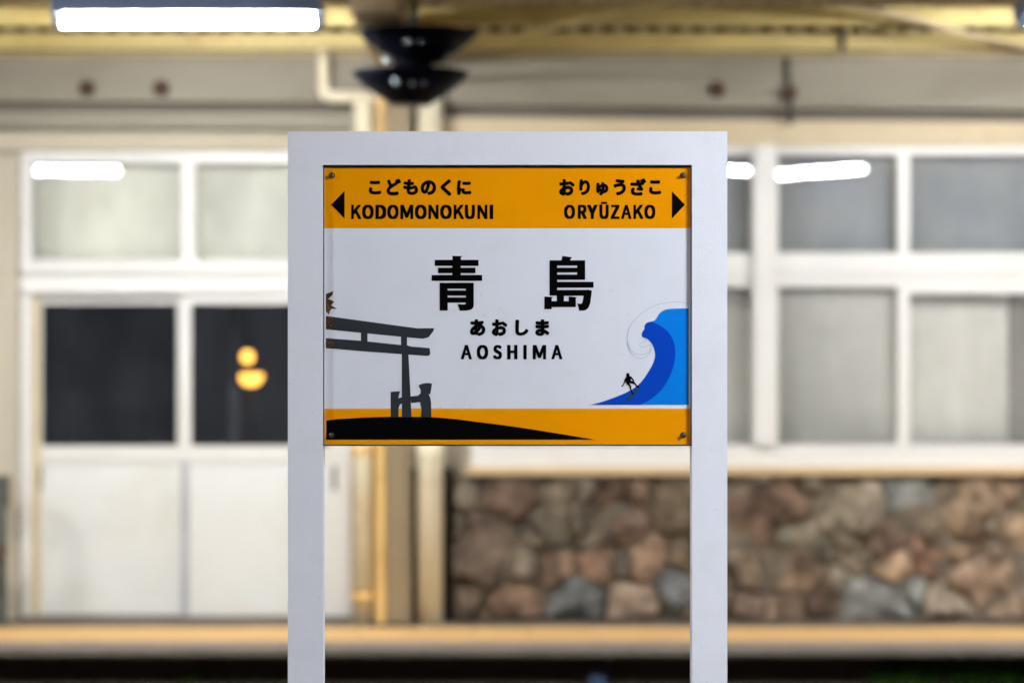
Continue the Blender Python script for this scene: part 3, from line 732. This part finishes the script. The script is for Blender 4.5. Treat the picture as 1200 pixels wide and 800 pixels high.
# ================================================================== TWO-TIERED BLACK BOWLS HANGING BEFORE THE COLUMN
HD = 11.6
k = HD / F
hz = lambda y: EYE + (400 - y) * k
hx = lambda x: (x - 600) * k
hb = thing('hanging_bowls', 'two black wide bowls hanging in a tier on a bright rod above the sign', 'ornament', (hx(484), HD, hz(120)))
def bowl(cx, rows, highlights):
    bm = bmesh.new()
    z0 = hz(rows[0][0]); R0 = rows[0][1] * k
    prof = [(0, z0 - .006), (R0 * .6, z0 - .006), (R0 * .985, z0 + .001)] + [(w * k, hz(y)) for y, w in rows] + [(0, hz(rows[-1][0]))]
    lathe(bm, prof, hx(cx), HD, 44)
    o = obj('bowl', bm, M['black_gloss'], hb, smooth=True)
    for sx, sy, r in highlights:
        w = [rows[j][1] + (rows[j + 1][1] - rows[j][1]) * (sy - rows[j][0]) / (rows[j + 1][0] - rows[j][0]) for j in range(len(rows) - 1) if rows[j][0] <= sy <= rows[j + 1][0]][0]
        X_ = hx(sx); dx = X_ - hx(cx); yy = HD - math.sqrt(max(1e-6, (w * k) ** 2 - dx * dx)) + .002
        bm = bmesh.new(); c = Vector((X_, yy, hz(sy)))
        lathe(bm, [(0, c.z + r), (r * .7, c.z + r * .7), (r, c.z), (r * .7, c.z - r * .7), (0, c.z - r)], c.x, c.y, 12)
        s_ = obj('highlight_knob', bm, M['chrome'], None, smooth=True); s_.parent = o  # chrome knob added in place of a highlight on the bowl
bowl(490, [(38, 70), (41, 69.5), (50, 60), (60, 47), (68, 33), (74, 27)], [(480, 55, .017), (495, 55, .012), (508, 53, .008)])
bowl(481, [(85, 69), (88, 68), (100, 57), (110, 43), (120, 27), (123, 24)], [(467, 101, .018), (485, 103, .012), (498, 103, .009)])
bm = bmesh.new(); lathe(bm, [(0, hz(72)), (23 * k, hz(73)), (24 * k, hz(80)), (34 * k, hz(87)), (0, hz(89))], hx(483), HD, 28)
obj('neck', bm, M['black_gloss'], hb, smooth=True)
bm = bmesh.new(); tube(bm, [(hx(485), HD, hz(38)), (hx(485), HD, ROOF_Z - .1)], .022, 12)
lathe(bm, [(0, hz(20)), (.028, hz(22)), (.034, hz(29)), (.030, hz(36)), (0, hz(38))], hx(484), HD, 16)
obj('rod', bm, M['chrome'], hb, smooth=True)
for (x, y) in ((442, 80), (455, 72), (463, 13), (511, 3)):
    bm = bmesh.new(); c = Vector((hx(x), HD - .02, hz(y))); r = .016
    lathe(bm, [(0, c.z + r), (r * .7, c.z + r * .7), (r, c.z), (r * .7, c.z - r * .7), (0, c.z - r)], c.x, c.y, 14)
    bmm = bm
    tube(bm, [c, Vector((hx(485), HD, c.z + (.0 if y > 40 else 0)))], .004, 6)
    obj('bead', bm, M['chrome'], hb, smooth=True)

# ================================================================== FLUORESCENT LAMPS
def lamp_thing(label, cx, y, z, top, tube_m, group, half=.60):
    t = thing('fluorescent_lamp', label, 'lamp', (cx, y, z), group)
    obj('housing', B((cx - half - .02, cx + half + .02, y - .15, y + .15, z + .023, z + .10)), M['housing'], t, bevel=.006)
    for q in (-.4, .38): obj('hanger', B((cx + q, cx + q + .02, y - .01, y + .01, z + .10, top)), M['conduit'], t)
    for dy in (-.026, .026):
        bm = bmesh.new(); tube(bm, [(cx - half + .015, y + dy, z), (cx + half - .015, y + dy, z)], .0165, 12)
        obj('tube', bm, tube_m, t, smooth=False)
    for s in (-1, 1):
        obj('end_cap', B((cx + s * (half + .005) - .018, cx + s * (half + .005) + .018, y - .065, y + .065, z - .024, z + .03)), M['housing'], t, bevel=.003)
    return t
far_z = EYE + (400 - 26) * 11.3 / F
x_vis = (at(75, 0, 11.3).x + at(369, 0, 11.3).x) / 2
lamp_thing('bright fluorescent lamp hanging under the far canopy over the sliding doors', x_vis, 11.3, far_z, ROOF_Z, M['tube_far'], 'fluorescent lamps under the far canopy')
lamp_thing('fluorescent lamp under the far canopy over the stone wall, its end just out of view', x_vis + 4.5, 11.3, far_z, ROOF_Z, M['tube_far'], 'fluorescent lamps under the far canopy')
lamp_thing('fluorescent lamp under the far canopy out past the bench', x_vis - 4.5, 11.3, far_z, ROOF_Z, M['tube_far'], 'fluorescent lamps under the far canopy')
lamp_thing('fluorescent lamp under the far canopy past the end of the long window', x_vis + 9.0, 11.3, far_z, ROOF_Z, M['tube_far'], 'fluorescent lamps under the far canopy')
ND = 3.4
VD = 2 * WALL - ND
nz_ = EYE + 200 * VD / F
nxl = (141 - 600) * VD / F - .60
nxr = (1010 - 600) * VD / F - .60
NG = 'fluorescent lamps over our own platform'
lamp_thing('daylight lamp over our platform mirrored as a bar in the pane above the doors', nxl, ND, nz_, nz_ + .25, M['tube_near'], NG)
lamp_thing('daylight lamp over our platform mirrored as a bar beside the thick window post', nxr - .13, ND, nz_, nz_ + .25, M['tube_near'], NG, .73)
# our own canopy
nc = thing('near_canopy', 'plain canopy over the platform the camera stands on', 'canopy', (0, 3.4, 0))
obj('roof_sheet', B((-9, 9, .3, 6.4, nz_ + .25, nz_ + .30)), M['roof'], nc)
for y in (.6, 3.4, 6.2): obj('purlin', B((-9, 9, y - .03, y + .03, nz_ + .14, nz_ + .249)), M['cream_purlin'], nc)

# ================================================================== BENCH AT THE END OF THE BUILDING
bx = at(5, 600, 13.6).x
bn = thing('bench', 'dark brown wooden bench against the cream wall past the sliding doors', 'bench', (bx - .7, 13.55, 0))
for z0, z1, y in ((.66, .84, 13.72),): obj('backrest', B((bx - 1.4, bx, y, y + .03, z0, z1)), M['bench'], bn, bevel=.008)
obj('seat', B((bx - 1.4, bx, 13.30, 13.70, .40, .45)), M['bench'], bn, bevel=.008)
obj('apron', B((bx - 1.38, bx - .003, 13.33, 13.36, .28, .398)), M['bench'], bn, bevel=.004)
for x in (bx - 1.35, bx - .06):
    obj('leg', B((x, x + .05, 13.34, 13.40, 0.003, .278), (x, x + .05, 13.66, 13.71, .003, .84)), M['bench_leg'], bn, bevel=.004)

# ================================================================== THE STATION NAME SIGN
SD = 5.20                       # front face of the frame
DEPTH = .06
sg = thing('station_sign', 'white framed station name board with orange bands, black lettering, shrine gate and blue wave', 'sign', (at(595, 400, SD).x, SD + .03, 0))
X = lambda px: at(px, 0, SD).x
Z = lambda py: at(0, py, SD).z
obj('post', B((X(337.3), X(378.2), SD, SD + DEPTH, .001, Z(193.3))), M['sign_white'], sg, bevel=.002)
obj('post', B((X(811), X(852.3), SD, SD + DEPTH, .001, Z(193.3))), M['sign_white'], sg, bevel=.002)
obj('top_bar', B((X(337.3), X(852.3), SD - .0003, SD + DEPTH + .0003, Z(193.3), Z(154))), M['sign_white'], sg, bevel=.002)
BD = SD + .0095                  # face of the board
def bp(px, py, dz=0.0): return at(px, py, BD) - Vector((0, dz, 0))
def sheet(name, loops, m, lift, parent, label=None):
    """Flat print: outline with optional holes, lying lift metres proud of the board."""
    L = [[bp(x, y, lift) for x, y in l] for l in loops]
    flat = [[Vector((v.x, v.z, 0)) for v in l] for l in L]
    tris = tessellate_polygon(flat)
    bm = bmesh.new(); vs = [bm.verts.new(v) for l in L for v in l]
    for t in tris:
        try: bm.faces.new([vs[i] for i in t])
        except ValueError: pass
    for f in bm.faces:
        f.normal_update()
        if f.normal.y > 0: f.normal_flip()
    me = bpy.data.meshes.new(name); bm.to_mesh(me); bm.free(); me.materials.append(m)
    o = bpy.data.objects.new(name, me); COL.objects.link(o); o.parent = parent; o.location = (0, 0, 0)
    if label: o['label'] = label
    return o
obj('backing_frame', B((X(378.4), X(810.8), SD + .0132, SD + .045, Z(522.5), Z(519.5) + .0)), M['dark_gap'], sg)
a, b = bp(380.0, 520.6), bp(809.3, 196.2)
bd = obj('board', B((a.x, b.x, BD, BD + .003, a.z, b.z)), M['board_white'], sg, bevel=.0004)
bm = bmesh.new(); e = at(379, 521, SD); f_ = at(810.5, 195, SD)
obj('board_back', B((X(378.6), X(810.6), SD + .0135, SD + .030, Z(519), Z(193.6))), M['dark_gap'], sg)
def rect(x0, y0, x1, y1): return [(x0, y0), (x1, y0), (x1, y1), (x0, y1)]
sheet('orange_band', [rect(380.3, 196.5, 809.0, 267.4)], M['board_yellow'], .00025, bd)
sheet('orange_band', [rect(380.3, 478.6, 809.0, 520.3)], M['board_yellow'], .00025, bd)

def place(ch, x0, x1, y0, y1):
    L = [[int(v) for v in s.split()] for s in GLYPHS[ch]]
    xs = [v for l in L for v in l[::2]]; ys = [v for l in L for v in l[1::2]]
    ax, bx_, ay, by = min(xs), max(xs), min(ys), max(ys)
    return [[(x0 + (l[i] - ax) / (bx_ - ax) * (x1 - x0), y0 + (by - l[i + 1]) / (by - ay) * (y1 - y0)) for i in range(0, len(l), 2)] for l in L]
def word(items, s, ox, oy, y0=None, y1=None):
    """One word: every glyph placed in its own measured box, joined as one print."""
    bmw = bmesh.new()
    for it in items:
        ch, x0, x1 = it[0], it[1], it[2]
        q0, q1 = (it[3], it[4]) if len(it) > 3 else (y0, y1)
        loops = place(ch, ox + x0 / s, ox + x1 / s, oy + q0 / s, oy + q1 / s)
        L = [[bp(x, y, .0006) for x, y in l] for l in loops]
        # separate islands from holes: a loop inside another is its hole
        def inside(p, poly):
            r = False
            for i in range(len(poly)):
                x1_, y1_ = poly[i]; x2_, y2_ = poly[i - 1]
                if (y1_ > p[1]) != (y2_ > p[1]) and p[0] < (x2_ - x1_) * (p[1] - y1_) / (y2_ - y1_) + x1_: r = not r
            return r
        outer = [i for i in range(len(loops)) if not any(j != i and inside(loops[i][0], loops[j]) for j in range(len(loops)))]
        for i in outer:
            grp = [i] + [j for j in range(len(loops)) if j not in outer and inside(loops[j][0], loops[i])]
            tris = tessellate_polygon([[Vector((v.x, v.z, 0)) for v in L[g]] for g in grp])
            vs = [bmw.verts.new(v) for g in grp for v in L[g]]
            for t in tris:
                try: bmw.faces.new([vs[k_] for k_ in t])
                except ValueError: pass
    for f in bmw.faces:
        f.normal_update()
        if f.normal.y > 0: f.normal_flip()
    me = bpy.data.meshes.new('lettering'); bmw.to_mesh(me); bmw.free(); me.materials.append(M['ink'])
    o = bpy.data.objects.new('lettering', me); COL.objects.link(o); o.parent = bd; o.location = (0, 0, 0)
    return o
word([('こ', 193, 281, 72, 168), ('ど', 318, 420, 57, 175), ('も', 436, 540, 60, 172), ('の', 557, 667, 68, 172), ('く', 697, 774, 60, 178), ('に', 812, 915, 68, 172)], 6, 400, 200)
word([('K', 69, 140), ('O', 146, 228), ('D', 240, 316), ('O', 323, 403), ('M', 415, 506), ('O', 517, 600), ('N', 612, 684), ('O', 695, 777), ('K', 790, 862), ('U', 868, 940), ('N', 957, 1027), ('I', 1043, 1068)], 6, 400, 200, 240, 341)
word([('お', 107, 236, 70, 208), ('り', 273, 363, 72, 204), ('ゅ', 413, 515, 95, 206), ('う', 558, 660, 70, 206), ('ざ', 696, 828, 65, 208), ('こ', 852, 952, 80, 198)], 7.06, 640, 200)
word([('O', 148, 240), ('R', 262, 336), ('Y', 340, 424), ('Ū', 440, 518, 258, 401), ('Z', 534, 608), ('A', 620, 706), ('K', 722, 804), ('O', 812, 904)], 7.06, 640, 200, 283, 400)
word([('あ', 290, 393, 480, 592), ('お', 436, 540, 480, 592), ('し', 594, 682, 483, 590), ('ま', 728, 822, 480, 592)], 5.715, 500, 290)
word([('A', 230, 302), ('O', 336, 412), ('S', 445, 504), ('H', 540, 608), ('I', 648, 670), ('M', 711, 800), ('A', 836, 908)], 5.715, 500, 290, 652, 748)
def sc(pts, s, ox, oy): return [(ox + x / s, oy + y / s) for x, y in pts]
K = lambda pts: sc(pts, 10, 500, 290)
sheet('lettering', [K([(302, 98), (418, 100), (402, 120), (402, 145), (608, 145), (608, 215), (400, 215), (400, 237), (572, 237), (572, 300), (400, 300), (400, 322), (650, 322), (650, 390), (58, 390), (58, 322), (300, 322), (300, 300), (133, 300), (133, 237), (300, 237), (300, 215), (94, 215), (94, 145), (302, 145)])], M['ink'], .0006, bd)
sheet('lettering', [K([(153, 413), (552, 413), (552, 680), (547, 698), (536, 715), (515, 729), (470, 738), (390, 740), (378, 700), (362, 662), (445, 667), (457, 660), (460, 645), (247, 645), (247, 738), (153, 738)]), K(rect(246, 482, 460, 502)), K(rect(246, 563, 460, 584))], M['ink'], .0006, bd)
K2 = lambda pts: sc(pts, 10, 625, 290)
sheet('lettering', [K2([(340, 98), (458, 115), (440, 130), (432, 150), (607, 150), (607, 378), (280, 378), (280, 402), (706, 402), (706, 470), (280, 470), (280, 497), (620, 497), (640, 493), (686, 505), (680, 560), (668, 650), (650, 700), (620, 730), (590, 738), (536, 738), (530, 700), (515, 655), (560, 660), (575, 645), (585, 600), (590, 565), (358, 565), (358, 628), (415, 628), (415, 575), (515, 582), (498, 592), (498, 697), (215, 697), (215, 722), (130, 722), (130, 573), (232, 580), (215, 592), (215, 628), (275, 628), (275, 563), (190, 563), (190, 150), (330, 150)]),
      K2(rect(280, 212, 513, 237)), K2(rect(280, 292, 513, 317))], M['ink'], .0006, bd)
sheet('arrow', [[(388.1, 240), (403.8, 223.8), (403.8, 256.3)]], M['ink'], .0006, bd)
sheet('arrow', [[(802.7, 240), (787.3, 224.1), (787.3, 256.3)]], M['ink'], .0006, bd)
# shrine gate
T = lambda pts: sc(pts, 4.707, 375, 330)
sheet('shrine_gate', [T([(33, 189), (110, 199), (280, 222), (440, 244), (540, 257), (629, 256), (627, 270), (600, 305), (582, 311), (565, 314), (480, 306), (446, 303), (33, 262)])], M['print_grey'], .0005, bd)
sheet('shrine_gate', [T([(33, 311), (220, 325), (446, 349), (480, 350), (500, 357), (605, 366), (608, 400), (598, 409), (488, 402), (250, 384), (33, 366)])], M['print_grey'], .0005, bd)
sheet('shrine_gate', [T([(226, 280), (262, 284), (262, 332), (226, 328)])], M['print_grey'], .00045, bd)
sheet('shrine_gate', [T([(447, 300), (480, 303), (480, 352), (488, 400), (496, 560), (505, 747), (452, 747), (451, 396), (447, 352)])], M['print_grey'], .00042, bd)
sheet('shrine_gate', [T([(390, 607), (441, 603), (432, 642), (455, 636), (455, 668), (440, 678), (433, 700), (433, 747), (390, 747)])], M['print_grey'], .00048, bd)
sheet('shrine_gate', [T([(498, 632), (540, 628), (555, 615), (556, 597), (543, 572), (556, 564), (580, 559), (600, 558), (618, 562), (612, 600), (608, 621), (598, 617), (608, 640), (613, 665), (614, 747), (556, 747), (560, 700), (552, 663), (503, 668)])], M['print_grey'], .00048, bd)
sheet('rust_patch', [T([(33, 190), (62, 194), (74, 205), (66, 222), (80, 238), (62, 250), (70, 264), (33, 261)])], M['print_rust'], .0007, bd)
sheet('rust_patch', [T([(33, 312), (60, 314), (66, 330), (84, 338), (64, 352), (72, 367), (33, 365)])], M['print_rust'], .0007, bd)
sheet('palm_leaf', [T([(33, 68), (52, 60), (75, 52), (68, 74), (45, 95), (60, 100), (80, 112), (70, 120), (62, 132), (96, 150), (62, 150), (55, 160), (48, 182), (38, 168), (33, 166)])], M['print_rust'], .0006, bd)
sheet('hill', [[(382.4, 515), (382.4, 492.4), (395, 490.8), (409, 490), (425, 489), (445, 488.3), (477, 488), (500, 488.4), (514, 489), (534, 490.8), (553, 493.2), (575, 496), (600, 499.2), (625, 503), (650, 507), (675, 511.2), (697.8, 515)]], M['ink'], .00035, bd)
# wave, curl line and surfer
W = lambda pts: sc(pts, 5.714, 690, 345)
def smooth_loop(pts, n=4):
    out = []
    m_ = len(pts)
    for i in range(m_):
        p0, p1, p2, p3 = pts[i - 1], pts[i], pts[(i + 1) % m_], pts[(i + 2) % m_]
        for k_ in range(n):
            t = k_ / n
            out.append(tuple(.5 * ((2 * p1[c]) + (-p0[c] + p2[c]) * t + (2 * p0[c] - 5 * p1[c] + 4 * p2[c] - p3[c]) * t * t + (-p0[c] + 3 * p1[c] - 3 * p2[c] + p3[c]) * t ** 3) for c in (0, 1)))
    return out
def smooth_open(pts, n=6):
    e = [(2 * pts[0][0] - pts[1][0], 2 * pts[0][1] - pts[1][1])] + pts + [(2 * pts[-1][0] - pts[-2][0], 2 * pts[-1][1] - pts[-2][1])]
    out = []
    for i in range(1, len(e) - 2):
        p0, p1, p2, p3 = e[i - 1:i + 3]
        for k_ in range(n):
            t = k_ / n
            out.append(tuple(.5 * ((2 * p1[c]) + (-p0[c] + p2[c]) * t + (2 * p0[c] - 5 * p1[c] + 4 * p2[c] - p3[c]) * t * t + (-p0[c] + 3 * p1[c] - 3 * p2[c] + p3[c]) * t ** 3) for c in (0, 1)))
    return out + [pts[-1]]
top_l = smooth_open([(668, 92), (560, 95), (510, 103), (475, 125), (455, 155), (438, 174), (405, 183)])
sheet('wave', [W(top_l + [(480, 300), (500, 500), (345, 738), (668, 738)])], M['blue_light'], .0003, bd)
dark = smooth_open([(405, 183), (385, 192), (373, 212), (372, 232), (358, 252), (355, 275), (362, 287), (378, 290), (405, 308), (430, 345), (444, 395), (438, 440), (410, 500), (350, 585), (280, 640), (180, 685), (80, 720), (8, 738)]) + \
       smooth_open([(345, 738), (430, 690), (500, 620), (550, 530), (577, 430), (576, 350), (558, 290), (520, 240), (470, 203), (430, 186)])
sheet('wave', [W(dark)], M['blue_dark'], .0005, bd)
def stroke(name, pts, w, m, lift):
    bm = bmesh.new(); prev = None
    for i, p in enumerate(pts):
        q = pts[min(i + 1, len(pts) - 1)]; r = pts[max(i - 1, 0)]
        tx, ty = q[0] - r[0], q[1] - r[1]; L = math.hypot(tx, ty) or 1
        nx, ny = -ty / L * w / 2, tx / L * w / 2
        cur = (bm.verts.new(bp(p[0] + nx, p[1] + ny, lift)), bm.verts.new(bp(p[0] - nx, p[1] - ny, lift)))
        if prev: bm.faces.new((prev[0], prev[1], cur[1], cur[0]))
        prev = cur
    me = bpy.data.meshes.new(name); bm.to_mesh(me); bm.free(); me.materials.append(m)
    o = bpy.data.objects.new(name, me); COL.objects.link(o); o.parent = bd
stroke('curl_line', W(smooth_open([(668, 60), (600, 50), (520, 55), (430, 80), (350, 130), (290, 190), (262, 250), (257, 310), (275, 360), (310, 395), (345, 402), (385, 395), (410, 375), (418, 350), (405, 337), (380, 348), (358, 353), (340, 338), (355, 322), (375, 318), (382, 305), (372, 292)])), .42, M['line_blue'], .0006)
stroke('curl_line', W(smooth_open([(257, 310), (262, 350), (285, 395), (330, 425), (370, 422), (400, 400), (418, 365)])), .42, M['line_blue'], .00065)
U = lambda pts: sc(pts, 16, 715, 425)
sheet('surfboard', [U([(550, 462), (525, 458), (470, 500), (400, 560), (330, 635), (275, 715), (322, 722), (400, 672), (490, 585), (540, 512)])], M['surf'], .0007, bd)
sheet('surfer', [U([(332 + 33 * math.cos(a_ * .524), 228 + 38 * math.sin(a_ * .524)) for a_ in range(12)])], M['ink'], .00082, bd)
sheet('surfer', [U([(300, 262), (372, 246), (392, 290), (382, 340), (352, 380), (305, 385), (288, 345), (280, 300)])], M['ink'], .00084, bd)
sheet('surfer', [U([(302, 270), (275, 298), (262, 350), (240, 405), (208, 435), (216, 450), (240, 440), (263, 400), (287, 350), (304, 310)])], M['ink'], .00086, bd)
sheet('surfer', [U([(362, 242), (400, 260), (450, 322), (446, 362), (425, 362), (430, 332), (386, 290)])], M['ink'], .00088, bd)
sheet('surfer', [U([(290, 360), (320, 402), (356, 432), (372, 490), (400, 562), (412, 588), (438, 582), (435, 565), (415, 548), (400, 500), (392, 430), (370, 395), (345, 360)])], M['ink'], .0009, bd)
sheet('surfer', [U([(345, 342), (420, 335), (467, 365), (510, 425), (548, 440), (545, 456), (510, 464), (485, 437), (455, 397), (400, 387), (350, 380)])], M['ink'], .00092, bd)
# screws
scr = None
for (x, y) in ((389, 205.7), (800.5, 205.7), (388.4, 509.5), (800.7, 509.5)):
    c = bp(x, y)
    if scr is None:
        bm = bmesh.new(); tube(bm, [(0, -.0008, 0), (0, .0015, 0)], .0064, 24); tube(bm, [(0, -.0078, 0), (0, -.0006, 0)], [.0040, .0044], 8)
        tube(bm, [(0, -.0083, 0), (0, -.0078, 0)], [.0030, .0040], 8)
        s_ = obj('screw', bm, M['steel'], sg, bevel=0)
        bm = bmesh.new(); tube(bm, [(0, -.0086, 0), (0, -.0070, 0)], .0019, 6)
        soc = obj('socket', bm, M['dark_gap']); soc.parent = s_; scr = s_
        bm = bmesh.new(); lathe(bm, [(.0064, 0), (.0064, .001), (.0086, .001), (.0086, 0), (.0064, 0)], 0, 0, 20)
        for v in bm.verts: v.co = Vector((v.co.x, -v.co.z * .5, v.co.y))
    else:
        s_ = scr.copy(); COL.objects.link(s_)
        s2 = soc.copy(); COL.objects.link(s2); s2.parent = s_
    s_.location = c - base_of(sg)
    s_.rotation_euler = (0, random.uniform(0, 1), 0)
